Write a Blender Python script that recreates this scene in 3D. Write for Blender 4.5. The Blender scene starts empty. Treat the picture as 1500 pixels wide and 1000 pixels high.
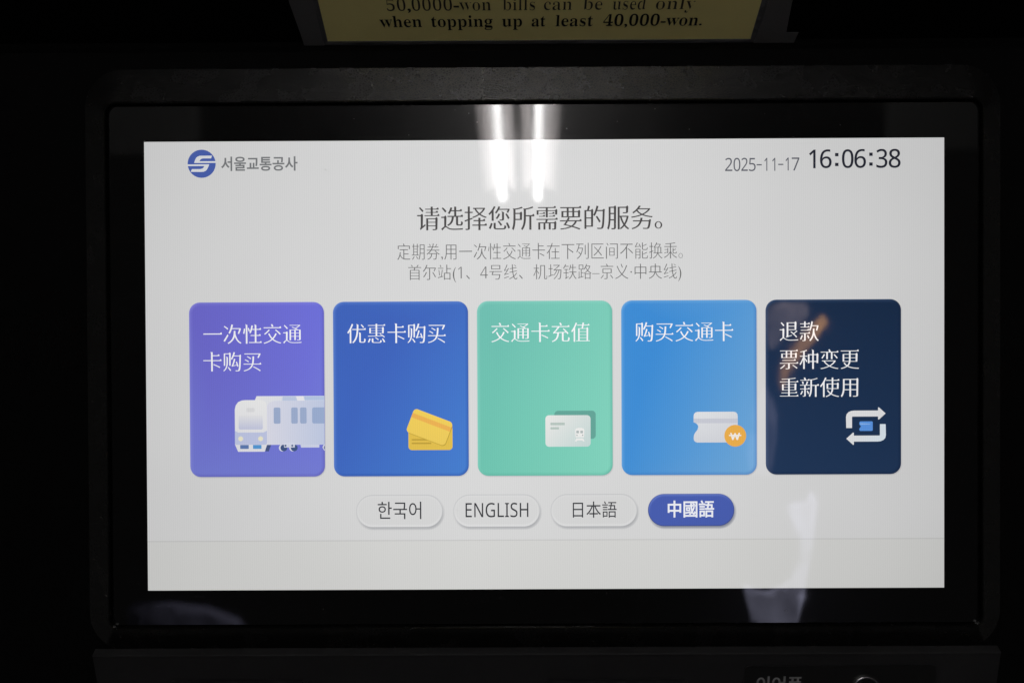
import bpy, bmesh, math, random
from mathutils import Vector, geometry

random.seed(7)
S = bpy.context.scene
COL = S.collection

# ------------------------------------------------------------------ camera
cam_data = bpy.data.cameras.new('camera')
cam_data.lens = 28.0
cam_data.sensor_width = 36.0
cam_data.clip_start = 0.01
cam_data.clip_end = 60.0
cam = bpy.data.objects.new('camera', cam_data)
COL.objects.link(cam)
cam.location = (-0.017918, -0.474975, 0.018384)
cam.rotation_euler = (1.5617316, 0.0048464, 0.0029263)
S.camera = cam
cam_data.dof.use_dof = True          # focused on the screen, so mirrored things go soft
cam_data.dof.focus_distance = 0.475
cam_data.dof.aperture_fstop = 7.1

# ------------------------------------------------------------------ world, exposure
world = bpy.data.worlds.new('World')
S.world = world
world.use_nodes = True
bg = world.node_tree.nodes['Background']
bg.inputs[0].default_value = (1.0, 0.97, 0.93, 1)
bg.inputs[1].default_value = 0.022
S.view_settings.view_transform = 'Standard'
S.view_settings.look = 'None'
S.view_settings.gamma = 1
S.view_settings.exposure = 0
S.view_settings.use_curve_mapping = False
S.cycles.use_denoising = True
S.cycles.max_bounces = 6
TUBE_POWER = 34.0

# added lamps with no real fixture: they brighten the things mirrored in the glass
def fill_lamp(name, kind, loc, target, energy, color):
    d = bpy.data.lights.new(name, kind)
    d.energy = energy
    d.color = color
    o = bpy.data.objects.new(name, d)
    COL.objects.link(o)
    o.location = loc
    o.rotation_euler = (Vector(target) - Vector(loc)).to_track_quat('-Z', 'Y').to_euler()
    return d


d = fill_lamp('cloth_fill_spot', 'SPOT', (0.95, -0.35, 0.55), (0.43, -0.83, -0.14), 430, (1.0, 0.98, 0.98))  # added to brighten the mirrored cloth on the right
d.spot_size = math.radians(64); d.spot_blend = 0.5; d.shadow_soft_size = 0.03
d = fill_lamp('cloth_fill_spot', 'SPOT', (-0.95, -0.30, 0.35), (-0.55, -0.83, -0.42), 9, (0.97, 0.98, 1.0))  # added for the cloth mirrored at lower left
d.spot_size = math.radians(50); d.spot_blend = 0.5; d.shadow_soft_size = 0.03
d = fill_lamp('board_fill_area', 'AREA', (0.1, -1.6, 1.7), (0.1, -3.6, 1.0), 18, (1.0, 0.98, 0.95))  # added to lift the boards in the reflection
d.shape = 'RECTANGLE'; d.size = 1.2; d.size_y = 0.2


# ------------------------------------------------------------------ helpers
def lin(c):
    c = c / 255.0
    return c / 12.92 if c <= 0.04045 else ((c + 0.055) / 1.055) ** 2.4


def rgb(c):
    return (lin(c[0]), lin(c[1]), lin(c[2]), 1.0)


def mix(a, b, t):
    t = max(0.0, min(1.0, t))
    return tuple(x + (y - x) * t for x, y in zip(a, b))


def tag(o, label=None, cat=None, group=None, kind=None):
    if label: o['label'] = label
    if cat: o['category'] = cat
    if group: o['group'] = group
    if kind: o['kind'] = kind
    return o


def empty(name, loc=(0, 0, 0), parent=None):
    o = bpy.data.objects.new(name, None)
    o.empty_display_size = 0.02
    o.location = loc
    o.parent = parent
    COL.objects.link(o)
    return o


def link_mesh(name, verts, faces, mats, parent=None, fmat=None, cols=None, smooth=False):
    me = bpy.data.meshes.new(name)
    me.from_pydata([tuple(v) for v in verts], [], faces)
    for m in (mats if isinstance(mats, (list, tuple)) else [mats]):
        me.materials.append(m)
    if fmat:
        for p, k in zip(me.polygons, fmat):
            p.material_index = k
    if cols:
        at = me.color_attributes.new('col', 'FLOAT_COLOR', 'POINT')
        for i, c in enumerate(cols):
            at.data[i].color = c
    if smooth:
        for p in me.polygons:
            p.use_smooth = True
    me.update()
    o = bpy.data.objects.new(name, me)
    o.parent = parent
    COL.objects.link(o)
    return o


# ------------------------------------------------------------------ materials
def new_mat(name):
    m = bpy.data.materials.new(name)
    m.use_nodes = True
    nt = m.node_tree
    return m, nt, nt.nodes['Principled BSDF']


def plastic(name, base, rough=0.5, bump=0.0, scale=900.0, spec=0.5, vary=0.15, cells=False):
    m, nt, p = new_mat(name)
    tc = nt.nodes.new('ShaderNodeTexCoord')
    n = nt.nodes.new('ShaderNodeTexNoise')
    n.inputs['Scale'].default_value = 60
    n.inputs['Detail'].default_value = 6
    nt.links.new(tc.outputs['Object'], n.inputs['Vector'])
    r = nt.nodes.new('ShaderNodeMixRGB')
    r.inputs[1].default_value = tuple(b * (1 - vary) for b in base) + (1,)
    r.inputs[2].default_value = tuple(b * (1 + vary) for b in base) + (1,)
    nt.links.new(n.outputs['Fac'], r.inputs[0])
    nt.links.new(r.outputs[0], p.inputs['Base Color'])
    p.inputs['Specular IOR Level'].default_value = spec
    mr = nt.nodes.new('ShaderNodeMapRange')
    mr.inputs['To Min'].default_value = rough * 0.85
    mr.inputs['To Max'].default_value = rough * 1.15
    nt.links.new(n.outputs['Fac'], mr.inputs['Value'])
    nt.links.new(mr.outputs['Result'], p.inputs['Roughness'])
    if bump:
        if cells:
            t = nt.nodes.new('ShaderNodeTexVoronoi')
            t.inputs['Scale'].default_value = scale
            out = t.outputs['Distance']
        else:
            t = nt.nodes.new('ShaderNodeTexNoise')
            t.inputs['Scale'].default_value = scale
            t.inputs['Detail'].default_value = 3
            out = t.outputs['Fac']
        nt.links.new(tc.outputs['Object'], t.inputs['Vector'])
        b = nt.nodes.new('ShaderNodeBump')
        b.inputs['Strength'].default_value = bump
        b.inputs['Distance'].default_value = 0.0004
        nt.links.new(out, b.inputs['Height'])
        nt.links.new(b.outputs['Normal'], p.inputs['Normal'])
    return m


def screen_glass(p):
    """Bonded touch glass: a sharp reflection with a faint wide haze round bright lamps."""
    p.inputs['Base Color'].default_value = (0.002, 0.002, 0.0022, 1)
    p.inputs['Specular IOR Level'].default_value = 0.10
    p.inputs['Roughness'].default_value = 0.27
    p.inputs['Coat Weight'].default_value = 1.0
    p.inputs['Coat Roughness'].default_value = 0.035
    p.inputs['Coat IOR'].default_value = 1.5
    nt = p.id_data                                   # finger smears: the gloss is not even
    tc = nt.nodes.new('ShaderNodeTexCoord')
    mp = nt.nodes.new('ShaderNodeMapping')
    mp.inputs['Scale'].default_value = (1.0, 1.0, 0.45)
    nz = nt.nodes.new('ShaderNodeTexNoise')
    nz.inputs['Scale'].default_value = 55
    nz.inputs['Detail'].default_value = 5
    nz.inputs['Distortion'].default_value = 0.8
    mr = nt.nodes.new('ShaderNodeMapRange')
    mr.inputs['From Min'].default_value = 0.35; mr.inputs['From Max'].default_value = 0.7
    mr.inputs['To Min'].default_value = 0.025; mr.inputs['To Max'].default_value = 0.058
    nt.links.new(tc.outputs['Object'], mp.inputs['Vector'])
    nt.links.new(mp.outputs[0], nz.inputs['Vector'])
    nt.links.new(nz.outputs['Fac'], mr.inputs['Value'])
    nt.links.new(mr.outputs[0], p.inputs['Coat Roughness'])


# lit picture of the display: colour per vertex, LCD dims a little when seen aslant
M_LCD, nt, p = new_mat('lcd_picture')
screen_glass(p)
at = nt.nodes.new('ShaderNodeAttribute')
at.attribute_name = 'col'
geo = nt.nodes.new('ShaderNodeNewGeometry')
dot = nt.nodes.new('ShaderNodeVectorMath'); dot.operation = 'DOT_PRODUCT'
nt.links.new(geo.outputs['Incoming'], dot.inputs[0])
nt.links.new(geo.outputs['True Normal'], dot.inputs[1])
ab = nt.nodes.new('ShaderNodeMath'); ab.operation = 'ABSOLUTE'
nt.links.new(dot.outputs['Value'], ab.inputs[0])
pw = nt.nodes.new('ShaderNodeMath'); pw.operation = 'POWER'
pw.inputs[1].default_value = 1.7
nt.links.new(ab.outputs[0], pw.inputs[0])
tc = nt.nodes.new('ShaderNodeTexCoord')
wv = nt.nodes.new('ShaderNodeTexWave')          # sub-pixel columns of the panel
wv.wave_type = 'BANDS'; wv.bands_direction = 'X'
wv.inputs['Scale'].default_value = 240
wv.inputs['Distortion'].default_value = 0.4
nt.links.new(tc.outputs['Object'], wv.inputs['Vector'])
nz = nt.nodes.new('ShaderNodeTexNoise')         # uneven backlight
nz.inputs['Scale'].default_value = 9
nz.inputs['Detail'].default_value = 2
nt.links.new(tc.outputs['Object'], nz.inputs['Vector'])
m1 = nt.nodes.new('ShaderNodeMapRange')
m1.inputs['To Min'].default_value = 0.976; m1.inputs['To Max'].default_value = 1.024
nt.links.new(wv.outputs['Fac'], m1.inputs['Value'])
m2 = nt.nodes.new('ShaderNodeMapRange')
m2.inputs['From Min'].default_value = 0.3; m2.inputs['From Max'].default_value = 0.7
m2.inputs['To Min'].default_value = 0.985; m2.inputs['To Max'].default_value = 1.02
nt.links.new(nz.outputs['Fac'], m2.inputs['Value'])
a1 = nt.nodes.new('ShaderNodeMath'); a1.operation = 'MULTIPLY'
nt.links.new(m1.outputs[0], a1.inputs[0]); nt.links.new(m2.outputs[0], a1.inputs[1])
a2 = nt.nodes.new('ShaderNodeMath'); a2.operation = 'MULTIPLY'
nt.links.new(a1.outputs[0], a2.inputs[0]); nt.links.new(pw.outputs[0], a2.inputs[1])
a3 = nt.nodes.new('ShaderNodeMath'); a3.operation = 'MULTIPLY'
a3.inputs[1].default_value = 1.115
nt.links.new(a2.outputs[0], a3.inputs[0])
nt.links.new(at.outputs['Color'], p.inputs['Emission Color'])
nt.links.new(a3.outputs[0], p.inputs['Emission Strength'])

# the white page lights the notice; the many small figures on it are left out of direct light sampling (less noise)
M_PAGE = M_LCD.copy(); M_PAGE.name = 'lcd_page'
M_LCD.cycles.emission_sampling = 'NONE'
M_PAGE.cycles.emission_sampling = 'FRONT'

M_GLASS, nt, p = new_mat('black_glass')
screen_glass(p)

M_BODY = plastic('matte_black_housing', (0.0026, 0.0026, 0.0026), 0.7, 0.25, 700, spec=0.03)
M_BEZEL = plastic('grained_black_plastic', (0.005, 0.0049, 0.0047), 0.27, 0.12, 1000, spec=0.58, cells=True)
# moulded grain: pits shine less than the ridges between them
nt = M_BEZEL.node_tree
p = nt.nodes['Principled BSDF']
tc = nt.nodes.new('ShaderNodeTexCoord')
vo = nt.nodes.new('ShaderNodeTexVoronoi'); vo.feature = 'DISTANCE_TO_EDGE'
vo.inputs['Scale'].default_value = 640
nt.links.new(tc.outputs['Object'], vo.inputs['Vector'])
mr = nt.nodes.new('ShaderNodeMapRange')
mr.inputs['From Max'].default_value = 0.35
mr.inputs['To Min'].default_value = 1.0
mr.inputs['To Max'].default_value = 0.32
nt.links.new(vo.outputs['Distance'], mr.inputs['Value'])
nt.links.new(mr.outputs[0], p.inputs['Specular IOR Level'])
M_PANEL = plastic('dark_grey_plastic', (0.016, 0.016, 0.0165), 0.6, 0.2, 1200, spec=0.10)
M_LABELP = plastic('black_label', (0.008, 0.008, 0.008), 0.4, spec=0.3)
M_PRINT = plastic('grey_print', (0.22, 0.22, 0.22), 0.6, spec=0.2)
M_INK = plastic('black_ink', (0.008, 0.008, 0.008), 0.6, spec=0.2)
M_INKL = plastic('worn_black_ink', (0.05, 0.045, 0.03), 0.6, spec=0.2)
M_PAPER = plastic('yellow_paper', (0.92, 0.82, 0.33), 0.5, 0.15, 300, vary=0.06)
M_DUST = plastic('pale_dust', (0.7, 0.7, 0.7), 0.9)
M_METAL, nt, p = new_mat('worn_steel')
p.inputs['Metallic'].default_value = 1
p.inputs['Base Color'].default_value = (0.35, 0.35, 0.36, 1)
p.inputs['Roughness'].default_value = 0.25

M_TAPE, nt, p = new_mat('clear_tape')
p.inputs['Base Color'].default_value = (0.11, 0.11, 0.11, 1)
p.inputs['Roughness'].default_value = 0.3
nz = nt.nodes.new('ShaderNodeTexNoise'); nz.inputs['Scale'].default_value = 120
nz.inputs['Detail'].default_value = 4
b = nt.nodes.new('ShaderNodeBump'); b.inputs['Strength'].default_value = 0.35
b.inputs['Distance'].default_value = 0.001
nt.links.new(nz.outputs['Fac'], b.inputs['Height'])
nt.links.new(b.outputs['Normal'], p.inputs['Normal'])
M_SLEEVE, nt, p = new_mat('clear_sleeve')
p.inputs['Base Color'].default_value = (0.10, 0.10, 0.105, 1)
p.inputs['Roughness'].default_value = 0.18
nz = nt.nodes.new('ShaderNodeTexNoise'); nz.inputs['Scale'].default_value = 45
nz.inputs['Detail'].default_value = 5
b = nt.nodes.new('ShaderNodeBump'); b.inputs['Strength'].default_value = 0.6
b.inputs['Distance'].default_value = 0.003
nt.links.new(nz.outputs['Fac'], b.inputs['Height'])
nt.links.new(b.outputs['Normal'], p.inputs['Normal'])


def emit_mat(name, c, power):
    m, nt, p = new_mat(name)
    p.inputs['Base Color'].default_value = (0.8, 0.8, 0.8, 1)
    p.inputs['Emission Color'].default_value = c + (1,)
    p.inputs['Emission Strength'].default_value = power
    return m


# ------------------------------------------------------------------ screen plane: interface units (1920 x 1080) to metres
K = 0.476 / 1920.0


def P(u, v, h=0.0):
    return ((u - 960.0) * K, -h, (540.0 - v) * K)


def fill_loops(loops, extra=()):
    """Constrained triangulation of nested 2-D loops (even-odd) -> verts2d, tris."""
    vs, es = [], []
    for lp in loops:
        b = len(vs)
        vs += [Vector(q) for q in lp]
        n = len(lp)
        es += [(b + i, b + (i + 1) % n) for i in range(n)]
    vs += [Vector(q) for q in extra]
    ov, oe, of, _, _, _ = geometry.delaunay_2d_cdt(vs, es, [], 0, 1e-7)
    def inside(x, y):
        c = False
        for lp in loops:
            n = len(lp)
            j = n - 1
            for i in range(n):
                xi, yi = lp[i]; xj, yj = lp[j]
                if (yi > y) != (yj > y) and x < (xj - xi) * (y - yi) / (yj - yi) + xi:
                    c = not c
                j = i
        return c
    tris = []
    for f in of:
        cx = sum(ov[i].x for i in f) / len(f); cy = sum(ov[i].y for i in f) / len(f)
        if inside(cx, cy):
            # counter-clockwise as seen with v pointing down -> front faces the viewer
            a = ov[f[0]]; b2 = ov[f[1]]; c2 = ov[f[2]]
            f = list(f)
            if (b2.x - a.x) * (c2.y - a.y) - (b2.y - a.y) * (c2.x - a.x) > 0:
                f.reverse()
            tris.append(f)
    return [(q.x, q.y) for q in ov], tris


class Art:
    """Flat picture drawn on the display: patches one thin step above the other, colour per vertex."""
    def __init__(self):
        self.v, self.f, self.c = [], [], []

    def patch(self, loops, h, col, extra=()):
        vs, ts = fill_loops(loops, extra)
        b = len(self.v)
        fn = col if callable(col) else (lambda u, v: col)
        for u, v in vs:
            self.v.append(P(u, v, h)); self.c.append(rgb(fn(u, v)))
        self.f += [[b + i for i in t] for t in ts]
        return self

    def strip(self, la, lb, h, ca, cb):
        """band between two loops of equal length; ca / cb colour lists or constant colours"""
        n = len(la); b = len(self.v)
        for lp, cc in ((la, ca), (lb, cb)):
            for i, (u, v) in enumerate(lp):
                self.v.append(P(u, v, h)); self.c.append(rgb(cc[i] if isinstance(cc, list) else cc))
        for i in range(n):
            j = (i + 1) % n
            self.f.append([b + i, b + n + i, b + n + j, b + j])
        return self

    def build(self, name, parent, mat=None):
        return link_mesh(name, self.v, self.f, mat or M_LCD, parent, cols=self.c)


def rrect(x0, y0, x1, y1, r, n=8):
    """rounded rectangle, v down; returns loop and its outward directions"""
    r = min(r, (x1 - x0) / 2 - 1e-4, (y1 - y0) / 2 - 1e-4)
    pts, nrm = [], []
    for cx, cy, a0 in ((x1 - r, y0 + r, -90), (x1 - r, y1 - r, 0), (x0 + r, y1 - r, 90), (x0 + r, y0 + r, 180)):
        for i in range(n + 1):
            a = math.radians(a0 + 90.0 * i / n)
            pts.append((cx + r * math.cos(a), cy + r * math.sin(a)))
            nrm.append((math.cos(a), math.sin(a)))
    return pts, nrm


def circle(cx, cy, r, n=40):
    return [(cx + r * math.cos(2 * math.pi * i / n), cy + r * math.sin(2 * math.pi * i / n)) for i in range(n)]


# ------------------------------------------------------------------ lettering
def glyph_loops(s):
    """closed outlines of a string in the built-in typeface, y up"""
    cu = bpy.data.curves.new('lettering', 'FONT')
    cu.body = s
    cu.size = 1
    ob = bpy.data.objects.new('lettering', cu)
    COL.objects.link(ob)
    bpy.context.view_layer.update()
    dg = bpy.context.evaluated_depsgraph_get()
    c = ob.evaluated_get(dg).to_curve(dg)
    out = []
    for sp in c.splines:
        bp = sp.bezier_points
        n = len(bp)
        lp = []
        for i in range(n):
            a, b = bp[i], bp[(i + 1) % n]
            p0, p1, p2, p3 = a.co, a.handle_right, b.handle_left, b.co
            ch = (p3 - p0)
            L = ch.length
            dev = 0.0
            if L > 1e-9:
                for q in (p1, p2):
                    dev = max(dev, abs((q - p0).x * ch.y - (q - p0).y * ch.x) / L)
            k = 1 if dev < 0.002 else 5
            for j in range(k):
                t = j / k
                w = (1 - t)
                q = p0 * w ** 3 + p1 * (3 * w * w * t) + p2 * (3 * w * t * t) + p3 * t ** 3
                lp.append((q.x, q.y))
        cl = []
        for q in lp:
            if not cl or math.hypot(q[0] - cl[-1][0], q[1] - cl[-1][1]) > 1e-4:
                cl.append(q)
        while len(cl) > 2 and math.hypot(cl[0][0] - cl[-1][0], cl[0][1] - cl[-1][1]) < 1e-4:
            cl.pop()
        if len(cl) > 2:
            out.append(cl)
    ob.evaluated_get(dg).to_curve_clear()
    bpy.data.objects.remove(ob)
    bpy.data.curves.remove(cu)
    return out


def area(lp):
    return 0.5 * sum(lp[i][0] * lp[(i + 1) % len(lp)][1] - lp[(i + 1) % len(lp)][0] * lp[i][1] for i in range(len(lp)))


def reshape(loops, ex, ey, serif=False):
    """grow upright strokes by ex and level strokes by ey (em, per side; negative thins); serif adds brush-style stroke ends"""
    if sum(area(l) for l in loops) < 0:
        loops = [l[::-1] for l in loops]
    out = []
    for lp in loops:
        n = len(lp)
        nr, ln = [], []
        for i in range(n):
            dx = lp[(i + 1) % n][0] - lp[i][0]; dy = lp[(i + 1) % n][1] - lp[i][1]
            L = math.hypot(dx, dy)
            ln.append(L); nr.append((dy / L, -dx / L))
        new = []
        for i in range(n):
            a, b = nr[i - 1], nr[i]
            da = ex * a[0] ** 2 + ey * a[1] ** 2
            db = ex * b[0] ** 2 + ey * b[1] ** 2
            det = a[0] * b[1] - a[1] * b[0]
            if abs(det) < 0.25:
                mx, my = a[0] + b[0], a[1] + b[1]
                L = math.hypot(mx, my) or 1
                s = (da + db) / 2
                q = (mx / L * s, my / L * s)
            else:
                q = ((da * b[1] - db * a[1]) / det, (a[0] * db - b[0] * da) / det)
                m = math.hypot(*q)
                if m > 0.06:
                    q = (q[0] * 0.06 / m, q[1] * 0.06 / m)
            x, y = lp[i][0] + q[0], lp[i][1] + q[1]
            if serif and a[0] > 0.97 and b[1] > 0.97 and ln[i] > 0.15:
                new += [(x + 0.012, y - 0.004), (x - 0.022, y + 0.052), (x - 0.10, y)]
            elif serif and a[0] > 0.97 and b[1] > 0.97 and 0.04 < ln[i] < 0.1 and ln[i - 1] > 0.2:
                new += [(x, y - 0.030)]
            elif serif and a[1] > 0.97 and b[0] < -0.97 and 0.04 < ln[i - 1] < 0.1 and ln[i] > 0.2:
                new += [(x - 0.030, y + 0.012), (x, y - 0.035)]
            else:
                new.append((x, y))
        if len(new) > 2:
            out.append(new)
    return out


def letters(loops):
    """outlines gathered into letters (their spans overlap sideways)"""
    bb = sorted([(min(q[0] for q in l), max(q[0] for q in l), l) for l in loops], key=lambda t: t[0])
    out, cur, hi = [], [], -1e9
    for a, b, l in bb:
        if cur and a > hi:
            out.append(cur); cur = []; hi = -1e9
        cur.append(l); hi = max(hi, b)
    return out + [cur]


STYLES = {'song': (0.003, -0.017, True), 'songbold': (0.007, -0.012, True), 'clock': (0.009, 0.006, False), 'thin': (-0.010, -0.016, False), 'light': (-0.005, -0.005, False),
          'bold': (0.020, 0.016, False)}


def string_loops(s, style):
    L = glyph_loops(s)
    if style in STYLES:
        L = [q for g in letters(L) for q in reshape(g, *STYLES[style])]
    return L


def fit(loops, x0, y0, x1, y1):
    xs = [q[0] for l in loops for q in l]; ys = [q[1] for l in loops for q in l]
    a0, a1, b0, b1 = min(xs), max(xs), min(ys), max(ys)
    return [[(x0 + (q[0] - a0) / (a1 - a0) * (x1 - x0), y1 - (q[1] - b0) / (b1 - b0) * (y1 - y0)) for q in l] for l in loops]


def write(art, s, box, h, col, style='plain'):
    """text whose ink fills box = (u0, v0, u1, v1); one letter at a time so outlines cannot disturb each other"""
    L = fit(string_loops(s, style), *box)
    # group outlines whose boxes overlap horizontally so that holes stay with their letter
    bb = sorted([(min(q[0] for q in l), max(q[0] for q in l), l) for l in L], key=lambda t: t[0])
    cur, hi = [], -1e9
    for a, b, l in bb:
        if cur and a > hi:
            art.patch(cur, h, col); cur = []; hi = -1e9
        cur.append(l); hi = max(hi, b)
    if cur:
        art.patch(cur, h, col)
    return art


def box_mesh(parts):
    """list of (x0,x1,y0,y1,z0,z1) -> verts, faces"""
    v, f = [], []
    for x0, x1, y0, y1, z0, z1 in parts:
        b = len(v)
        v += [(x, y, z) for x in (x0, x1) for y in (y0, y1) for z in (z0, z1)]
        f += [[b + i for i in q] for q in ((0, 1, 3, 2), (4, 6, 7, 5), (0, 4, 5, 1), (2, 3, 7, 6), (0, 2, 6, 4), (1, 5, 7, 3))]
    return v, f


def bevel_box(name, dims, mat, parent, w=0.001, seg=3):
    v, f = box_mesh([dims])
    o = link_mesh(name, v, f, mat, parent)
    bm = bmesh.new(); bm.from_mesh(o.data)
    bmesh.ops.recalc_face_normals(bm, faces=bm.faces)
    bmesh.ops.bevel(bm, geom=list(bm.edges), offset=w, segments=seg, affect='EDGES')
    bm.to_mesh(o.data); bm.free()
    return o


# ================================================================== ticket machine
machine = empty('ticket_machine', (0, 0, -0.30))
tag(machine, 'black ticket machine with a lit touch screen of five coloured service tiles', 'ticket machine')
OFF = Vector((0, 0, 0.30))


def up(o):
    """children are modelled in screen coordinates"""
    o.location = OFF
    return o


# housing: one profile drawn in depth and height, pulled wide; the hood leans out over the screen
prof = [(0.016, -0.34), (0.016, 0.1925), (0.0245, 0.1985), (0.0265, 0.2022), (-0.120, 0.2945), (-0.126, 0.300), (-0.126, 0.42), (0.20, 0.42), (0.20, -0.34)]
v, f = [], []
n = len(prof)
for x in (-0.62, 0.62):
    v += [(x, y, z) for y, z in prof]
for i in range(n):
    j = (i + 1) % n
    f.append([i, j, n + j, n + i])
f += [list(range(n))[::-1], [n + i for i in range(n)]]
o = link_mesh('housing', v, f, M_BODY, machine)
bm = bmesh.new(); bm.from_mesh(o.data); bmesh.ops.recalc_face_normals(bm, faces=bm.faces); bm.to_mesh(o.data); bm.free()
up(o)


# bezel: rounded frame whose sides slope back from the glass
def frame_rings(rings):
    v, f = [], []
    n = None
    for pts, y in rings:
        n = len(pts)
        v += [(x, y, z) for x, z in pts]
    for k in range(len(rings) - 1):
        for i in range(n):
            j = (i + 1) % n
            f.append([k * n + i, k * n + j, (k + 1) * n + j, (k + 1) * n + i])
    return v, f


def rr(x0, x1, z0, z1, r):
    return [(q[0], -q[1]) for q in rrect(x0, -z1, x1, -z0, r, 10)[0]]


v, f = frame_rings([
    (rr(-0.2756, 0.2741, -0.1722, 0.1788, 0.024), 0.0155),
    (rr(-0.2754, 0.2739, -0.1720, 0.1786, 0.0235), 0.0046),
    (rr(-0.2746, 0.2731, -0.1712, 0.1778, 0.023), 0.0030),
    (rr(-0.2612, 0.2606, -0.1568, 0.1570, 0.007), -0.0030),
    (rr(-0.2604, 0.2598, -0.1560, 0.1562, 0.006), -0.0034),
    (rr(-0.2600, 0.2594, -0.1556, 0.1558, 0.0055), -0.0028),
    (rr(-0.2599, 0.2593, -0.1555, 0.1557, 0.0055), 0.004)])
bez = up(link_mesh('bezel', v, f, M_BEZEL, machine, smooth=False))
bm = bmesh.new(); bm.from_mesh(bez.data); bmesh.ops.recalc_face_normals(bm, faces=bm.faces); bm.to_mesh(bez.data); bm.free()

# black border of the touch glass: a ring round the lit area, with its own thickness
gl = rr(-0.2590, 0.2585, -0.1545, 0.1548, 0.003)
hole = [(q[0], q[1]) for q in [((-960) * K, 540 * K), (960 * K, 540 * K), (960 * K, -540 * K), (-960 * K, -540 * K)]]
vs, ts = fill_loops([[(x, -z) for x, z in gl], [(x, -z) for x, z in hole]])
v = [(x, 0.0, -y) for x, y in vs]
b0 = len(v)
ng = len(gl)
v += [(x, 0.0, z) for x, z in gl] + [(x, 0.003, z) for x, z in gl]
f = [list(t) for t in ts] + [[b0 + i, b0 + (i + 1) % ng, b0 + ng + (i + 1) % ng, b0 + ng + i] for i in range(ng)]
up(link_mesh('glass_border', v, f, M_GLASS, machine))

# dust specks on the glass
v, f = [], []
spots = [(688, 165, 0.0005), (831, 188, 0.0005), (700, 178, 0.0003), (960, 160, 0.00025), (1010, 190, 0.0003), (520, 172, 0.00025),
         (905, 178, 0.00025), (600, 196, 0.00025), (1120, 168, 0.0002), (1230, 185, 0.0003), (1150, 895, 0.0003), (470, 890, 0.0002), (668, 160, 0.0002), (478, 246, 0.0004), (483, 250, 0.0003), (571, 247, 0.0004), (575, 253, 0.0003), (668, 745, 0.0003), (823, 391, 0.00025), (470, 851, 0.0002), (1105, 755, 0.00025)]
for px, py, r in spots:
    x = (px - 797) * 0.476 / 1170; z = (533 - py) * 0.476 / 1170
    b = len(v)
    k = 7
    for lvl, rad in ((0, 1.0), (1, 0.55)):
        for i in range(k):
            a = 2 * math.pi * i / k
            q = rad * r * random.uniform(0.6, 1.0)
            v.append((x + q * math.cos(a), -0.0002 - 0.0002 * lvl, z + q * 0.7 * math.sin(a)))
    f += [[b + i, b + (i + 1) % k, b + k + (i + 1) % k, b + k + i] for i in range(k)] + [[b + k + i for i in range(k)]]
tag(up(link_mesh('dust', v, f, M_DUST, machine)), kind='stuff')

# ---------------------------------------------------------------- display picture
BG = (210, 210, 210)
FOOT = (208, 208, 206)
LINE = (197, 197, 196)
a = Art()
rect = lambda x0, y0, x1, y1: [(x0, y0), (x1, y0), (x1, y1), (x0, y1)]
a.patch([rect(0, 0, 1920, 960)], 0, BG)
a.patch([rect(0, 960, 1920, 963)], 0, LINE)
a.patch([rect(0, 963, 1920, 1080)], 0, FOOT)
disp = up(a.build('display', machine, M_PAGE))

H1, H2, H3, H4, H5 = 0.00012, 0.00024, 0.00036, 0.00048, 0.0006

# emblem and its lettering
def zp(pts, ox, oy, k):
    return [(ox + x * k, oy + y * k) for x, y in pts]

kx = 0.2077
ox, oy = 138.4 - 283 * kx, 53.2 - 277 * kx
a = Art()
a.patch([circle(138.4, 53.2, 33.7, 48)], H1, (72, 94, 168))
topS = [(405, 184), (394, 216), (300, 216), (280, 221), (267, 233), (258, 248), (447, 248), (448, 268), (196, 268), (206, 238), (218, 212), (236, 195), (262, 185)]
lowS = [(117, 284), (372, 284), (362, 310), (348, 340), (330, 360), (305, 370), (270, 372), (156, 370), (170, 338), (268, 338), (292, 332), (306, 320), (313, 304), (118, 304)]
a.patch([zp(topS, ox, oy, kx)], H2, (214, 216, 220))
a.patch([zp(lowS, ox, oy, kx)], H2, (214, 216, 220))
emb = up(a.build('emblem', machine))
emb['label'] = 'round blue emblem with a white S of two hooked bars'
up(write(Art(), '서울교통공사', (185.3, 36.5, 369, 71), H1, (116, 118, 120), 'bold').build('operator_lettering', machine))

# date, clock, headings
def sans(s):
    return ''.join(chr(0x1D7E2 + int(ch)) if ch.isdigit() else ch for ch in s)

def figures(name, chars, sx, ox, oy, sy, dot, col, style):
    """figures set one by one: (character, x0, x1, y0, y1) in the units of a magnified view"""
    a = Art()
    for ch, x0, x1, y0, y1 in chars:
        b = (ox + x0 * sx, oy + y0 * sy, ox + x1 * sx, oy + y1 * sy)
        if ch in '-:':
            a.patch([rect(*b)], H1, col)
        else:
            write(a, sans(ch), b, H1, col, style)
    return up(a.build(name, machine))


FS = 0.4572
figures('date_lettering', [('2', 293, 331, 157, 212), ('0', 337, 373, 157, 213), ('2', 378, 412, 157, 212), ('5', 418, 453, 158, 213), ('-', 458, 485, 184, 189),
                           ('1', 499, 514, 158, 212), ('1', 540, 556, 158, 212), ('-', 571, 598, 183, 188), ('1', 610, 626, 157, 211), ('7', 642, 682, 157, 211)],
        FS, 1395.2 - 293 * FS, 46 - 157 * 0.573, 0.573, 0, (94, 96, 104), 'plain')
figures('clock_lettering', [('1', 733, 767, 106, 197), ('6', 790, 851, 105, 197), (':', 869, 887, 123, 139), (':', 869, 887, 171, 187), ('0', 905, 966, 105, 197),
                            ('6', 970, 1031, 104, 197), (':', 1048, 1066, 122, 138), (':', 1048, 1066, 170, 186), ('3', 1085, 1143, 104, 197), ('8', 1150, 1212, 104, 197)],
        FS, 1596.4 - 733 * FS, 27 - 105 * 0.489, 0.489, 0, (36, 39, 50), 'clock')
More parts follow.
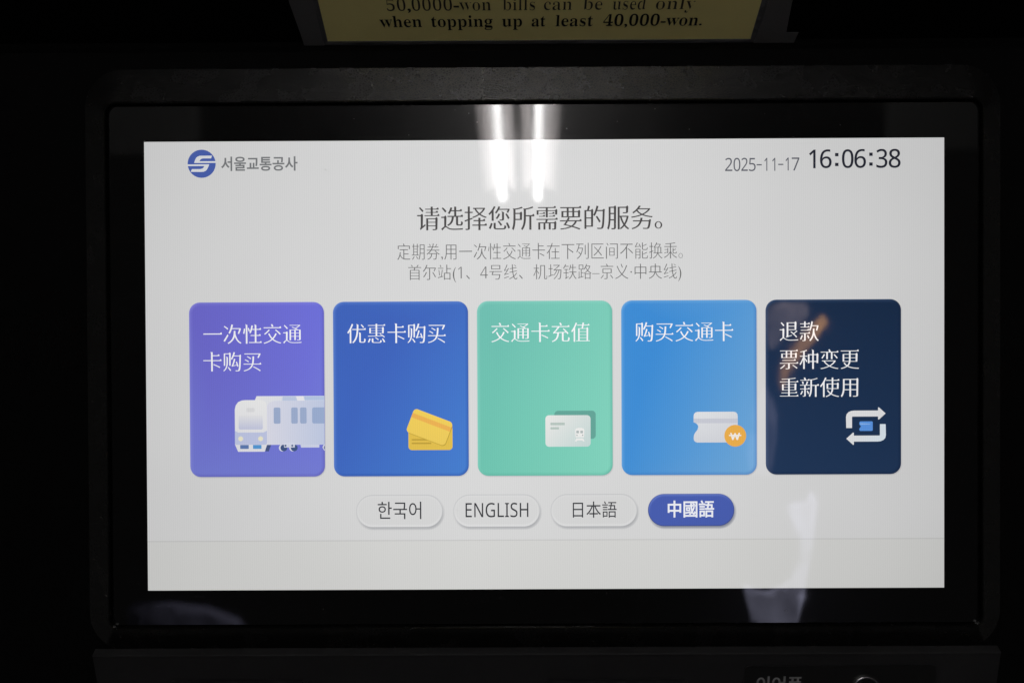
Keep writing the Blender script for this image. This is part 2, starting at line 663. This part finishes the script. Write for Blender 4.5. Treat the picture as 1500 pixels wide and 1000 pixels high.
up(write(Art(), '请选择您所需要的服务。', (655.6, 158, 1244, 216.5), H1, (72, 70, 70), 'songbold').build('heading_lettering', machine))
up(write(Art(), '定期券,用一次性交通卡在下列区间不能换乘。', (607.5, 247, 1293, 288), H1, (98, 98, 98), 'thin').build('notice_lettering', machine))
up(write(Art(), sans('首尔站(1、4号线、机场铁路–京义·中央线)'), (633.4, 298, 1289.5, 340.5), H1, (98, 98, 98), 'thin').build('notice_lettering', machine))


# ---------------------------------------------------------------- service tiles
def tile(k, name_label, grad, rim_hi, rim_lo):
    x0 = 105 + 346.55 * k; x1 = x0 + 325; y0, y1 = 386, 806
    r = 26
    a = Art()
    l0, nn = rrect(x0, y0, x1, y1, r)
    l1, _ = rrect(x0 + 4, y0 + 4, x1 - 4, y1 - 4, r - 4)
    l2, _ = rrect(x0 + 9, y0 + 9, x1 - 9, y1 - 9, r - 9)
    def g(u, v):
        return grad((u - x0) / 325.0, (v - y0) / 420.0)
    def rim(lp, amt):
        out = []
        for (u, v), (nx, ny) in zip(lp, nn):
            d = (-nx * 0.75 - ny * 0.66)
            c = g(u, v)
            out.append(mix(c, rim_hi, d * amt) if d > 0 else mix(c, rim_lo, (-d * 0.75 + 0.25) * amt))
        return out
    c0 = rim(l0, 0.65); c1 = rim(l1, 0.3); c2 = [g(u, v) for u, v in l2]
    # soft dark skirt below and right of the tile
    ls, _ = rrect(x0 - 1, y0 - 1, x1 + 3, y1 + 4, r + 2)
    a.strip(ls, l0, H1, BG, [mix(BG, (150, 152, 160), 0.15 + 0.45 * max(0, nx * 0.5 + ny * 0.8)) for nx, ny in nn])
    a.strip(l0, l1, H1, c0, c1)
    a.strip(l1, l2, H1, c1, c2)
    ex = []
    for i in range(1, 9):
        for j in range(1, 11):
            ex.append((x0 + 14 + (297) * i / 9.0, y0 + 14 + 392 * j / 11.0))
    a.patch([l2], H1, g, ex)
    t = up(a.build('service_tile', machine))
    t['label'] = name_label
    return t


def caption(t, lines, col=(238, 238, 241)):
    a = Art()
    for s, bx in lines:
        write(a, s, bx, H2, col, 'song')
    return a.build('caption', t)


t1 = tile(0, 'purple tile with a grey metro train', lambda x, y: mix(mix((106, 101, 197), (108, 110, 213), x), (114, 122, 208), y * y), (150, 150, 225), (88, 84, 170))
t2 = tile(1, 'dark blue tile with two yellow cards', lambda x, y: mix(mix((62, 97, 182), (61, 99, 186), y), (68, 122, 200), max(0, x * 0.9 + y * 0.7 - 0.55)), (120, 156, 220), (40, 72, 150))
t3 = tile(2, 'green tile with a white card before a dark green one', lambda x, y: mix(mix((108, 185, 172), (104, 187, 168), y), (130, 208, 186), max(0, x * 0.8 + y * 0.3 - 0.2)), (150, 214, 200), (84, 164, 146))
t4 = tile(3, 'light blue tile with a torn ticket and orange coin', lambda x, y: mix((60, 136, 207), (112, 166, 213), max(0, x * 0.9 + y * 0.45 - 0.35)), (140, 186, 228), (62, 112, 180))
t5 = tile(4, 'navy tile with two looped white arrows', lambda x, y: mix((22, 42, 70), (30, 52, 84), y), (84, 104, 140), (18, 32, 60))

caption(t1, [('一次性交通', (139.2, 438.5, 375.8, 486)), ('卡购买', (138.6, 505, 278.2, 552))])
caption(t2, [('优惠卡购买', (486.0, 438.5, 722.7, 486))])
caption(t3, [('交通卡充值', (832.5, 438, 1069.2, 485))])
caption(t4, [('购买交通卡', (1179, 438, 1413.7, 485))])
caption(t5, [('退款', (1525.2, 438, 1618.6, 486)), ('票种变更', (1525.2, 505.5, 1715.2, 553)), ('重新使用', (1525.2, 573, 1713.5, 620.5))])

# --- train picture (drawing units of a magnified view)
k = 0.1966
ox, oy = 190.7, 578.6
Z = lambda pts: zp(pts, ox, oy, k)
R = lambda x0, y0, x1, y1, r: Z(rrect(x0, y0, x1, y1, r, 5)[0])
XR = (429.6 - ox) / k
a = Art()
shade = lambda c0, c1, x0, x1: (lambda u, v: mix(c0, c1, ((u - ox) / k - x0) / (x1 - x0)))
vshade = lambda c0, c1, y0, y1: (lambda u, v: mix(c0, c1, ((v - oy) / k - y0) / (y1 - y0)))
a.patch([Z([(486, 845), (530, 845), (562, 755), (500, 755)])], H2, (70, 84, 128))
for cx in (715, 842):
    a.patch([Z(circle(cx - 18, 803, 44, 20))], H2, (214, 216, 226))
    a.patch([Z(circle(cx, 803, 42, 20))], H3, (64, 84, 128))
a.patch([Z([(1188, 800), (1196, 775), (XR, 760), (XR, 840), (1205, 832)])], H2, (214, 216, 226))
a.patch([Z([(1203, 802), (1210, 782), (XR, 775), (XR, 826), (1212, 822)])], H3, (64, 84, 128))
a.patch([Z([(718, 740), (850, 740), (850, 798), (718, 798)])], H4, (206, 210, 224))
for cx in (737, 820):
    a.patch([Z(circle(cx, 775, 13, 12))], H5, (90, 104, 140))
a.patch([Z([(915, 740), (1150, 740), (1150, 800), (925, 800)])], H3, (200, 205, 224))
# roof, side, front
a.patch([Z([(365, 300), (365, 215), (385, 168), (XR, 168), (XR, 300)])], H3, shade((224, 224, 226), (200, 208, 226), 500, 900))
a.patch([Z([(705, 175), (870, 175), (880, 225), (700, 225)])], H4, (184, 196, 220))
a.patch([Z([(965, 175), (XR, 175), (XR, 220), (975, 220)])], H4, (176, 192, 220))
a.patch([Z([(865, 168), (960, 168), (975, 225), (890, 225)])], H4, (226, 226, 230))
a.patch([Z([(500, 765), (500, 330), (512, 285), (540, 250), (590, 230), (650, 226), (XR, 226), (XR, 765)])], H4, shade((214, 214, 226), (186, 196, 220), 500, XR))
for x0, x1 in ((595, 678), (810, 890), (918, 998)):
    a.patch([R(x0, 308, x1, 506, 18)], H5, (152, 168, 200))
a.patch([Z([(1088, 308), (XR, 308), (XR, 506), (1088, 506), (1072, 500), (1066, 486), (1066, 328), (1072, 314)])], H5, (150, 168, 202))
a.patch([Z([(118, 760), (118, 330), (130, 280), (160, 240), (205, 220), (250, 216), (430, 216), (475, 226), (500, 250), (512, 300), (512, 760), (482, 848), (156, 848)])], H5, vshade((228, 228, 228), (218, 218, 224), 216, 848))
h6, h7 = 0.00072, 0.00084
a.patch([Z([(118, 590), (160, 612), (470, 612), (512, 590), (512, 740), (500, 762), (130, 762), (118, 740)])], h6, (186, 193, 222))
a.patch([R(165, 402, 462, 575, 22)], h6, vshade((222, 222, 224), (190, 194, 218), 402, 575))
a.patch([R(262, 312, 362, 362, 12)], h6, (214, 214, 216))
for cx in (190, 434):
    a.patch([Z(circle(cx, 688, 30, 18))], h7, (228, 224, 200))
a.patch([R(183, 764, 288, 812, 6)], h7, (92, 120, 172))
a.patch([R(340, 764, 444, 812, 6)], h7, (84, 148, 206))
a.build('train_picture', t1)

# --- two yellow cards
k = 0.1474
ox, oy = 601.9, 613.4
a = Art()
a.patch([Z(rrect(200, 480, 922, 882, 60, 6)[0])], H2, (218, 184, 76))
for y in (712, 770):
    a.patch([Z([(255, y - 12), (575, y - 12), (575, y + 12), (255, y + 12)])], H3, (184, 152, 58))
c, s_ = math.cos(math.radians(21.0)), math.sin(math.radians(21.0))
rot = lambda pts, cx, cy: [(cx + x * c - y * s_, cy + x * s_ + y * c) for x, y in pts]
a.patch([Z(rot(rrect(-330, -196, 340, 204, 60, 6)[0], 552, 520))], H3, (186, 156, 60))
a.patch([Z(rot(rrect(-338, -204, 338, 204, 60, 6)[0], 546, 506))], H4, vshade((234, 200, 88), (228, 196, 90), 200, 800))
a.patch([Z(rot([(-338, -122), (338, -122), (338, -48), (-338, -48)], 546, 506))], H5, (228, 172, 82))
a.build('card_picture', t2)

# --- white card on a green card
ox, oy = 930.7, 614.9
a = Art()
a.patch([R(355, 240, 1030, 700, 60)], H2, (98, 160, 148))
a.patch([R(208, 312, 946, 826, 60)], H3, lambda u, v: mix((226, 224, 222), (190, 208, 206), ((u - ox) / k - 208 + (v - oy) / k - 312) / 1250.0))
a.patch([R(290, 432, 525, 474, 10)], H4, (176, 190, 184))
a.patch([R(290, 506, 430, 543, 10)], H4, (176, 190, 184))
a.patch([Z([(700, 672), (690, 560), (705, 530), (745, 520), (800, 520), (835, 532), (845, 560), (838, 672)])], H4, (228, 228, 226))
for x0 in (712, 778):
    a.patch([R(x0, 565, x0 + 42, 606, 5)], H5, (168, 176, 176))
for cx in (722, 815):
    a.patch([Z(circle(cx, 640, 11, 10))], H5, (160, 168, 168))
a.patch([Z([(715, 690), (820, 690), (850, 738), (820, 738), (806, 722), (728, 722), (714, 738), (685, 738)])], H4, (228, 228, 226))
a.build('card_picture', t3)

# --- torn ticket with coin
ox, oy = 1292.0, 616.5
a = Art()
tk = [(175, 330), (182, 292), (205, 266), (240, 256), (830, 256), (868, 268), (890, 298), (895, 340), (895, 758), (235, 758), (200, 745), (180, 720), (175, 680), (182, 630), (205, 590), (240, 545), (252, 500), (240, 465), (205, 438), (175, 428)]
a.patch([Z(tk)], H2, lambda u, v: mix((230, 231, 232), (204, 206, 212), (v - oy) / k / 900.0 + (u - ox) / k / 2600.0))
a.patch([Z([(175, 368), (895, 368), (895, 442), (212, 442), (205, 438), (175, 428)])], H3, (196, 198, 208))
a.patch([Z(circle(852, 648, 178, 36))], H4, (230, 170, 74))
wc = (236, 232, 226)
a.patch([Z([(768, 600), (792, 600), (812, 672), (838, 604), (858, 604), (884, 672), (904, 600), (930, 600), (896, 716), (874, 716), (848, 652), (822, 716), (800, 716)])], H5, wc)
a.patch([Z([(748, 632), (948, 632), (948, 652), (748, 652)])], h6, wc)
a.build('ticket_picture', t4)

# --- looped arrows
ox, oy = 1644.7, 618.2
a = Art()
wa = (222, 222, 224)
arr = [(270, 520), (266, 340), (276, 295), (305, 262), (350, 242), (400, 236), (788, 236), (788, 186), (802, 184), (912, 284), (802, 384), (788, 380), (788, 334), (372, 334), (364, 342), (364, 520)]
a.patch([Z(arr)], H2, wa)
a.patch([Z([(1182 - x, 978 - y) for x, y in arr])], H2, lambda u, v: mix(wa, (214, 226, 236), ((u - ox) / k - 300) / 600.0))
a.patch([Z([(484, 430), (498, 412), (690, 412), (702, 424), (702, 556), (690, 568), (500, 568), (482, 552), (484, 530), (510, 495), (484, 462)])], H2, (90, 146, 222))
a.patch([Z([(494, 440), (660, 452), (664, 462), (500, 464)])], H3, (140, 180, 234))
a.build('arrow_picture', t5)


# ---------------------------------------------------------------- language buttons
def pill(k, lab, blue=False):
    x0 = 505 + 234.25 * k; x1 = x0 + 207.5; y0, y1 = 851.5, 929
    r = 38.6
    a = Art()
    l0, nn = rrect(x0, y0, x1, y1, r, 14)
    face = (71, 92, 172) if blue else (209, 209, 209)
    edge = (70, 74, 96) if blue else (176, 177, 180)
    ls, _ = rrect(x0 - 2, y0 - 1.5, x1 + 6, y1 + 8, r + 3, 14)
    lm, _ = rrect(x0 - 1, y0 - 1, x1 + 3, y1 + 4, r + 1.5, 14)
    w = [max(0.0, nx * 0.45 + ny * 0.9) for nx, ny in nn]
    dark = (120, 124, 140) if blue else (164, 165, 168)
    cm = [mix(BG, dark, 0.10 + 0.5 * q) for q in w]
    ce = [mix(BG, dark, 0.30 + 0.7 * q) for q in w]
    a.strip(ls, lm, H1, BG, cm)
    a.strip(lm, l0, H1, cm, ce)
    l1, _ = rrect(x0 + 2.5, y0 + 2.5, x1 - 2.5, y1 - 2.5, r - 2.5, 14)
    l2, _ = rrect(x0 + 7, y0 + 7, x1 - 7, y1 - 7, r - 7, 14)
    if blue:
        c0 = [mix((54, 66, 120), (110, 130, 205), max(0, -ny) * 0.5) for nx, ny in nn]
        c1 = [mix(face, (112, 132, 205), max(0, -ny * 0.8 - nx * 0.4) * 0.7) for nx, ny in nn]
    else:
        c0 = [mix(face, (186, 187, 189), 0.55 + 0.45 * max(0, -ny)) for nx, ny in nn]
        c1 = [mix(face, (224, 224, 224), 0.2 + 0.5 * max(0, ny)) for nx, ny in nn]
    a.strip(l0, l1, H1, c0, c1)
    a.strip(l1, l2, H1, c1, face)
    a.patch([l2], H1, face)
    o = up(a.build('language_button', machine))
    o['label'] = lab
    return o


b1 = pill(0, 'pale rounded button with Korean lettering')
b2 = pill(1, 'pale rounded button reading ENGLISH')
b3 = pill(2, 'pale rounded button with Japanese lettering')
b4 = pill(3, 'selected blue rounded button with white lettering', True)
write(Art(), '한국어', (556.5, 867.5, 661.5, 909.5), H2, (52, 53, 58), 'plain').build('caption', b1)
en = ''.join(chr(0x1D5A0 + ord(ch) - 65) for ch in 'ENGLISH')
write(Art(), en, (768.2, 871, 919.5, 906), H2, (52, 53, 58), 'plain').build('caption', b2)
write(Art(), '日本語', (1026.5, 868.5, 1132, 908), H2, (52, 53, 58), 'plain').build('caption', b3)
write(Art(), '中國語', (1255, 867, 1366.7, 908.5), H2, (232, 234, 240), 'bold').build('caption', b4)

# ---------------------------------------------------------------- lower panel with lip, label, jack
prof = [(0.014, -0.1755), (-0.0048, -0.1668), (-0.0082, -0.1692), (-0.0085, -0.1699), (-0.0080, -0.1712), (0.004, -0.232), (0.014, -0.235)]
v, f = [], []
n = len(prof)
for x0, x1 in ((-0.2674, -0.2640), (0.2668, 0.2662)):
    for i, (y, z) in enumerate(prof):
        t = max(0, (-z - 0.168) / 0.066)
        v.append((x0 + (x1 - x0) * t, y, z))
for i in range(n):
    j = (i + 1) % n
    f.append([i, j, n + j, n + i])
f += [list(range(n))[::-1], [n + i for i in range(n)]]
o = up(link_mesh('lower_panel', v, f, M_PANEL, machine))
bm = bmesh.new(); bm.from_mesh(o.data); bmesh.ops.recalc_face_normals(bm, faces=bm.faces); bm.to_mesh(o.data); bm.free()


def on_panel(z, out):
    """depth of the leaning panel face at height z, moved out by out"""
    return -0.0080 + (-(z + 0.1712)) * (0.012 / 0.0608) - out


def panel_plate(name, x0, x1, z0, z1, out, mat):
    """raised plate on the leaning face with rounded corners"""
    lp = rr(x0, x1, z0, z1, 0.003)
    v = [(x, on_panel(z, out), z) for x, z in lp] + [(x, on_panel(z, -0.001), z) for x, z in lp]
    n = len(lp)
    f = [list(range(n))] + [[i, (i + 1) % n, n + (i + 1) % n, n + i] for i in range(n)]
    o = up(link_mesh(name, v, f, mat, machine))
    bm = bmesh.new(); bm.from_mesh(o.data); bmesh.ops.recalc_face_normals(bm, faces=bm.faces); bm.to_mesh(o.data); bm.free()
    return o


panel_plate('slot_surround', -0.2225, -0.1415, -0.215, -0.1850, 0.0035, M_PANEL)
panel_plate('slot_surround', 0.0000, 0.0835, -0.215, -0.1856, 0.0035, M_PANEL)
lab = panel_plate('earphone_label', 0.1168, 0.2300, -0.210, -0.1775, 0.0006, M_LABELP)
L = fit(string_loops('이어폰', 'bold'), 0.1243, 0.1840, 0.1514, 0.1936)
art = Art()
v, f = [], []
for l in [L]:
    vs, ts = fill_loops(l)
    v = [(x, on_panel(-y, 0.0008), -y) for x, y in vs]
    f = ts
link_mesh('lettering', v, f, M_PRINT, lab)
# jack: turned ring with a dark bore
cx, cz = 0.1885, -0.1925
v, f = [], []
rings = [(0.0098, 0.0005), (0.0098, 0.0022), (0.0090, 0.0030), (0.0062, 0.0030), (0.0054, 0.0022), (0.0054, -0.006), (0.0001, -0.006)]
N = 48
for r_, out in rings:
    for i in range(N):
        q = 2 * math.pi * i / N
        z = cz + r_ * math.sin(q)
        v.append((cx + r_ * math.cos(q), on_panel(cz, out), z))
for kk in range(len(rings) - 1):
    for i in range(N):
        j = (i + 1) % N
        f.append([kk * N + i, kk * N + j, (kk + 1) * N + j, (kk + 1) * N + i])
jack = up(link_mesh('earphone_jack', v, f, M_LABELP, machine, smooth=True))
v, f = [], []
for i in range(N):
    for j in range(10):
        q = 2 * math.pi * i / N; w = 2 * math.pi * j / 10
        rr_ = 0.0080 + 0.0007 * math.cos(w)
        v.append((cx + rr_ * math.cos(q), on_panel(cz, 0.0031) + 0.0006 * math.sin(w), cz + rr_ * math.sin(q)))
for i in range(N):
    for j in range(10):
        a0 = i * 10 + j; a1 = i * 10 + (j + 1) % 10; b_ = ((i + 1) % N) * 10
        f.append([a0, a1, b_ + (j + 1) % 10, b_ + j])
link_mesh('metal_ring', v, f, M_METAL, jack, smooth=True)

# ================================================================== yellow notice on the underside of the hood
B0 = Vector((0, 0.025, 0.20328))
SD = Vector((0, -0.84887, 0.52860))
NV = Vector((0, -0.52860, -0.84887))


def NP(a_, s, h=0.0):
    return B0 + Vector((a_, 0, 0)) + SD * s + NV * h


notice = empty('notice', B0)
tag(notice, 'yellow paper notice in a clear sleeve taped to the machine above the screen', 'notice')


def on_notice(name, loops, h, mat, thick=0.0, parent=None):
    vs, ts = fill_loops([[(x, -y) for x, y in l] for l in loops])
    v = [NP(x, -y, h) - B0 for x, y in vs]
    f = [list(t) for t in ts]
    if thick:
        for l in loops:
            b = len(v); n = len(l)
            v += [NP(x, y, h) - B0 for x, y in l] + [NP(x, y, h - thick) - B0 for x, y in l]
            f += [[b + i, b + (i + 1) % n, b + n + (i + 1) % n, b + n + i] for i in range(n)]
    return link_mesh(name, v, f, mat, parent or notice)


pl, pr_, pt = -0.1339, 0.1305, 0.150
paper = on_notice('paper', [[(pl, 0.0), (pr_, 0.0), (pr_, pt), (pl, pt)]], 0.0022, M_PAPER, 0.0004)
outer = [(-0.1385, -0.0032), (-0.09, -0.0040), (-0.02, -0.0034), (0.05, -0.0042), (0.1348, -0.0034), (0.1355, 0.03), (0.1358, pt + 0.004), (-0.1386, pt + 0.004)]
inner = [(pl + 0.0004, 0.0003), (pr_ - 0.0004, 0.0003), (pr_ - 0.0004, pt - 0.0003), (pl + 0.0004, pt - 0.0003)]
on_notice('sleeve', [outer, inner], 0.0027, M_SLEEVE, 0.0006)
# welded ridge of the sleeve
for l in (([(-0.1362, 0.150), (-0.1362, 0.001), (-0.1349, 0.001), (-0.1349, 0.150)]), ([(0.1328, 0.150), (0.1328, 0.001), (0.1338, 0.001), (0.1338, 0.150)])):
    on_notice('sleeve_seam', [l], 0.0033, M_SLEEVE, 0.0006)
on_notice('tape', [[(-0.1508, 0.1), (-0.1506, 0.0281), (-0.1490, 0.0067), (-0.1487, -0.001), (-0.1476, -0.0075), (-0.1396, -0.0072), (-0.1360, -0.003), (-0.1355, 0.03), (-0.1357, 0.1)]], 0.0032, M_TAPE, 0.0003)
on_notice('tape', [[(0.1332, 0.1), (0.1340, 0.0262), (0.1325, -0.0036), (0.1361, -0.0042), (0.1576, -0.0042), (0.1584, 0.0055), (0.1508, 0.0056), (0.1482, 0.0261), (0.1480, 0.1)]], 0.0032, M_TAPE, 0.0003)

bold = lambda s: ''.join(chr(0x1D41A + ord(ch) - 97) if 'a' <= ch <= 'z' else (chr(0x1D7CE + int(ch)) if ch.isdigit() else ch) for ch in s)


def notice_line(words_, y0, asc, mat, thin):
    """words: (text, x0, x1); base line at slope distance y0; every word keeps its own width"""
    v, f = [], []
    cap = None
    for s, x0, x1 in words_:
        L = glyph_loops(bold(s))
        ref = glyph_loops(bold('h'))
        hh = max(q[1] for l in ref for q in l)
        L = reshape(L, -0.024, -0.004) if thin else reshape(L, -0.011, 0.004)
        xs = [q[0] for l in L for q in l]
        a0, a1 = min(xs), max(xs)
        L = [[(x0 + (q[0] - a0) / (a1 - a0) * (x1 - x0), y0 + q[1] / hh * asc) for q in l] for l in L]
        bb = sorted([(min(q[0] for q in l), max(q[0] for q in l), l) for l in L], key=lambda t: t[0])
        groups, cur, hi = [], [], -1e9
        for a_, b_, l in bb:
            if cur and a_ > hi:
                groups.append(cur); cur = []; hi = -1e9
            cur.append(l); hi = max(hi, b_)
        groups.append(cur)
        for g in groups:
            vs, ts = fill_loops([[(x, -y) for x, y in l] for l in g])
            b = len(v)
            v += [NP(x, -y, 0.00235) - B0 for x, y in vs]
            f += [[b + i for i in t] for t in ts]
    return link_mesh('lettering', v, f, mat, notice)


def X(px, row):
    # widths read along the printed line, in metres
    if row == 2:
        return -0.0991 + (px - 558) * (0.1967 / 469.0)
    return -0.0933 + (px - 568) * (0.1844 / 449.0)


notice_line([('when', X(558, 2), X(619, 2)), ('topping', X(633, 2), X(722, 2)), ('up', X(736, 2), X(765, 2)), ('at', X(779, 2), X(799, 2)),
             ('least', X(814, 2), X(868, 2)), ('40,000-won.', X(883, 2), X(1027, 2))], 0.0104, 0.0078, M_INK, False)
notice_line([('50,0000-won', X(568, 1), X(720, 1)), ('bills', X(737, 1), X(784, 1)), ('can', X(797, 1), X(838, 1)), ('be', X(854, 1), X(882, 1)),
             ('used', X(897, 1), X(945, 1)), ('only', X(960, 1), X(1017, 1))], 0.0218, 0.0080, M_INKL, True)

# ================================================================== ceiling lamp behind the camera, mirrored in the glass
LA = Vector((-0.001, -2.533, 0.879)); LB = Vector((0.013, -3.161, 0.638))
ldir = (LB - LA).normalized()
lx = Vector((1, 0, 0)); lx = (lx - ldir * lx.dot(ldir)).normalized()
ln_ = lx.cross(ldir).normalized()
if ln_.z > 0: ln_ = -ln_          # faces down and towards the machine
lamp = empty('ceiling_lamp', LA)
tag(lamp, 'ceiling lamp with two bright tubes, mirrored as white streaks at the screen top', 'lamp')
M_TUBE = emit_mat('lit_tube', (1.0, 0.98, 0.97), TUBE_POWER)
M_TUBE.cycles.emission_sampling = 'FRONT'
M_REFL = plastic('white_reflector', (0.68, 0.635, 0.63), 0.45, spec=0.3, vary=0.02)
M_LAMPB = plastic('grey_lamp_body', (0.4, 0.4, 0.4), 0.5)
S0, S1 = -1.25, 0.673


def LP(x, s, d):
    return lx * x + ldir * s + ln_ * d


for xt in (-0.080, 0.080):
    v, f = [], []
    N, NS = 10, 5
    for si in range(NS + 1):
        s = S0 + 0.03 + (S1 - S0 - 0.03) * si / NS
        for i in range(N):
            q = 2 * math.pi * i / N
            v.append(LP(xt + 0.0145 * math.cos(q), s, 0.0145 * math.sin(q)))
    f = [[k * N + i, k * N + N + i, k * N + N + (i + 1) % N, k * N + (i + 1) % N] for k in range(NS) for i in range(N)]
    f += [list(range(N)), list(range(NS * N, NS * N + N))[::-1]]
    o = link_mesh('tube', v, f, M_TUBE, lamp, smooth=False)
    bm = bmesh.new(); bm.from_mesh(o.data); bmesh.ops.recalc_face_normals(bm, faces=bm.faces); bm.to_mesh(o.data); bm.free()
# long reflector blades beside and between the tubes
for x0, x1, d0, d1 in ((-0.160, -0.108, 0.010, -0.024), (-0.050, -0.020, -0.024, 0.004), (0.010, 0.046, 0.004, -0.024), (0.112, 0.160, -0.024, 0.010)):
    v = []
    for s in (S0, S1 - 0.06):
        for th in (0.0, -0.004):
            v += [LP(x0, s, d0 + th), LP(x1, s, d1 + th)]
    f = [[0, 1, 5, 4], [2, 6, 7, 3], [0, 4, 6, 2], [1, 3, 7, 5], [0, 2, 3, 1], [4, 5, 7, 6]]
    link_mesh('reflector', v, f, M_REFL, lamp)
v, f = [], []
for x0, x1, s0, s1 in ((-0.165, 0.165, S0, S1 - 0.07),):
    b = len(v)
    v += [LP(x, s, d) for x in (x0, x1) for s in (s0, s1) for d in (-0.05, -0.07)]
    f += [[b + i for i in q] for q in ((0, 1, 3, 2), (4, 6, 7, 5), (0, 4, 5, 1), (2, 3, 7, 6), (0, 2, 6, 4), (1, 5, 7, 3))]
link_mesh('lamp_body', v, f, M_LAMPB, lamp)

# pale ceiling boards left and right, dimly mirrored in the upper corners of the glass
M_BOARD = plastic('pale_board', (0.6, 0.6, 0.6), 0.7, spec=0.2)
for x0, x1, lab_ in ((-2.6, -1.62, 'pale hall wall board mirrored in the upper left corner of the black glass'),
                     (1.88, 2.9, 'pale hall wall board mirrored in the upper right corner of the black glass')):
    o = bevel_box('wall_board', (x0, x1, -3.62, -3.54, 0.93, 1.6), M_BOARD, None, 0.01)
    tag(o, lab_, 'board', group='pale wall boards', kind='thing')


# ================================================================== stand-in shapes added for their reflections in the glass, never seen directly
def cloth(name, lab_, cat, loops, y, mat, thick=0.02):
    """draped piece: outline with real thickness and shallow folds; loops in metres (x, z)"""
    xs = [q[0] for l in loops for q in l]; zs = [q[1] for l in loops for q in l]
    ex = []
    st = 0.012
    x = min(xs)
    while x < max(xs):
        z = min(zs)
        while z < max(zs):
            ex.append((x + random.uniform(-1, 1) * 0.003, -z + random.uniform(-1, 1) * 0.003)); z += st
        x += st
    vs, ts = fill_loops([[(a_, -b_) for a_, b_ in l] for l in loops], ex)
    fold = lambda x, z: 0.0012 * math.sin(x * 120 + 18 * z) + 0.001 * math.sin(z * 70 + x * 40)
    o0 = Vector((sum(xs) / len(xs), y, min(zs)))
    v = [Vector((x, y + fold(x, -w), -w)) - o0 for x, w in vs]
    f = [list(t) for t in ts]
    o = link_mesh(name, v, f, mat, None, smooth=True)
    o.location = o0
    sm = o.modifiers.new('thickness', 'SOLIDIFY')
    sm.thickness = thick
    sm.offset = 0
    tag(o, lab_, cat)
    return o


VY = 1.30


def V(px, py):
    """where a thing 1.3 m along the mirrored sight line stands"""
    return (-0.018 + (px - 756) / 1166.7 * VY, 0.018 + (489.4 - py) / 1166.7 * VY)


Yc = 0.475 - VY
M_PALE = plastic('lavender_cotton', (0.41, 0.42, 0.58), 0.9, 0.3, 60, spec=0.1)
M_STREAK = plastic('orange_streak_cloth', (0.66, 0.33, 0.09), 0.7, 0.3, 60, spec=0.1)
M_BLOTCH = plastic('brown_cloth', (0.17, 0.135, 0.13), 0.9, 0.3, 60, spec=0.1, vary=0.5)
M_BLUE = plastic('blue_grey_cotton', (0.15, 0.15, 0.22), 0.9, 0.3, 60, spec=0.1)
pale = [(1090, 858), (1102, 866), (1126, 868), (1146, 860), (1160, 846), (1171, 818), (1169, 788), (1152, 746), (1162, 740), (1183, 736), (1190, 722), (1196, 735), (1190, 800), (1184, 835), (1178, 866), (1168, 916), (1160, 960), (1112, 960), (1103, 916)]  # outline of an added cloth, shaped to give the bluish reflection
cloth('pale_standin', 'pale lavender cloth shape added unseen, mirrored dimly at the lower right edge of the screen', 'stand-in', [[V(*q) for q in pale]], Yc, M_PALE, 0.012)
sliver = [(1196, 464), (1202, 474), (1186, 500), (1166, 520), (1148, 545), (1141, 566), (1136, 578), (1131, 576), (1131, 556), (1134, 535), (1150, 512), (1170, 490)]  # outline of an added shape that makes the orange streak
cloth('orange_standin', 'orange strap of added cloth mirrored as a slanting streak across the navy tile', 'sliver', [[V(*q) for q in sliver]], Yc + 0.03, M_STREAK, 0.006)
blotch = [(1130, 452), (1150, 444), (1188, 445), (1192, 462), (1168, 486), (1140, 514), (1128, 520), (1124, 480)]  # outline of an added shape behind the brown reflection
cloth('brown_standin', 'brown bag of added cloth mirrored dimly in the upper left of the navy tile', 'blotch', [[V(*q) for q in blotch]], Yc - 0.03, M_BLOTCH, 0.04)
blue = [(190, 884), (250, 882), (300, 890), (345, 908), (360, 930), (190, 925)]  # outline of an unseen piece added for the faint bluish band
cloth('blue_standin', 'blue grey cloth piece added unseen, mirrored faintly in the lower left of the glass border', 'sleeve', [[V(*q) for q in blue]], Yc, M_BLUE, 0.03)
M_DIM = plastic('dim_lavender_cotton', (0.12, 0.115, 0.16), 0.9, 0.3, 60, spec=0.1)  # darker lavender, keeps the added piece's reflection faint
hood = [(1106, 574), (1124, 566), (1134, 590), (1140, 640), (1134, 700), (1104, 706), (1094, 660), (1096, 610)]  # outline of an added piece for the lavender glow beside the tile
cloth('lavender_standin', 'dim lavender cloth piece added unseen, mirrored at the left edge of the navy tile', 'hood', [[V(*q) for q in hood]], Yc - 0.02, M_DIM, 0.03)
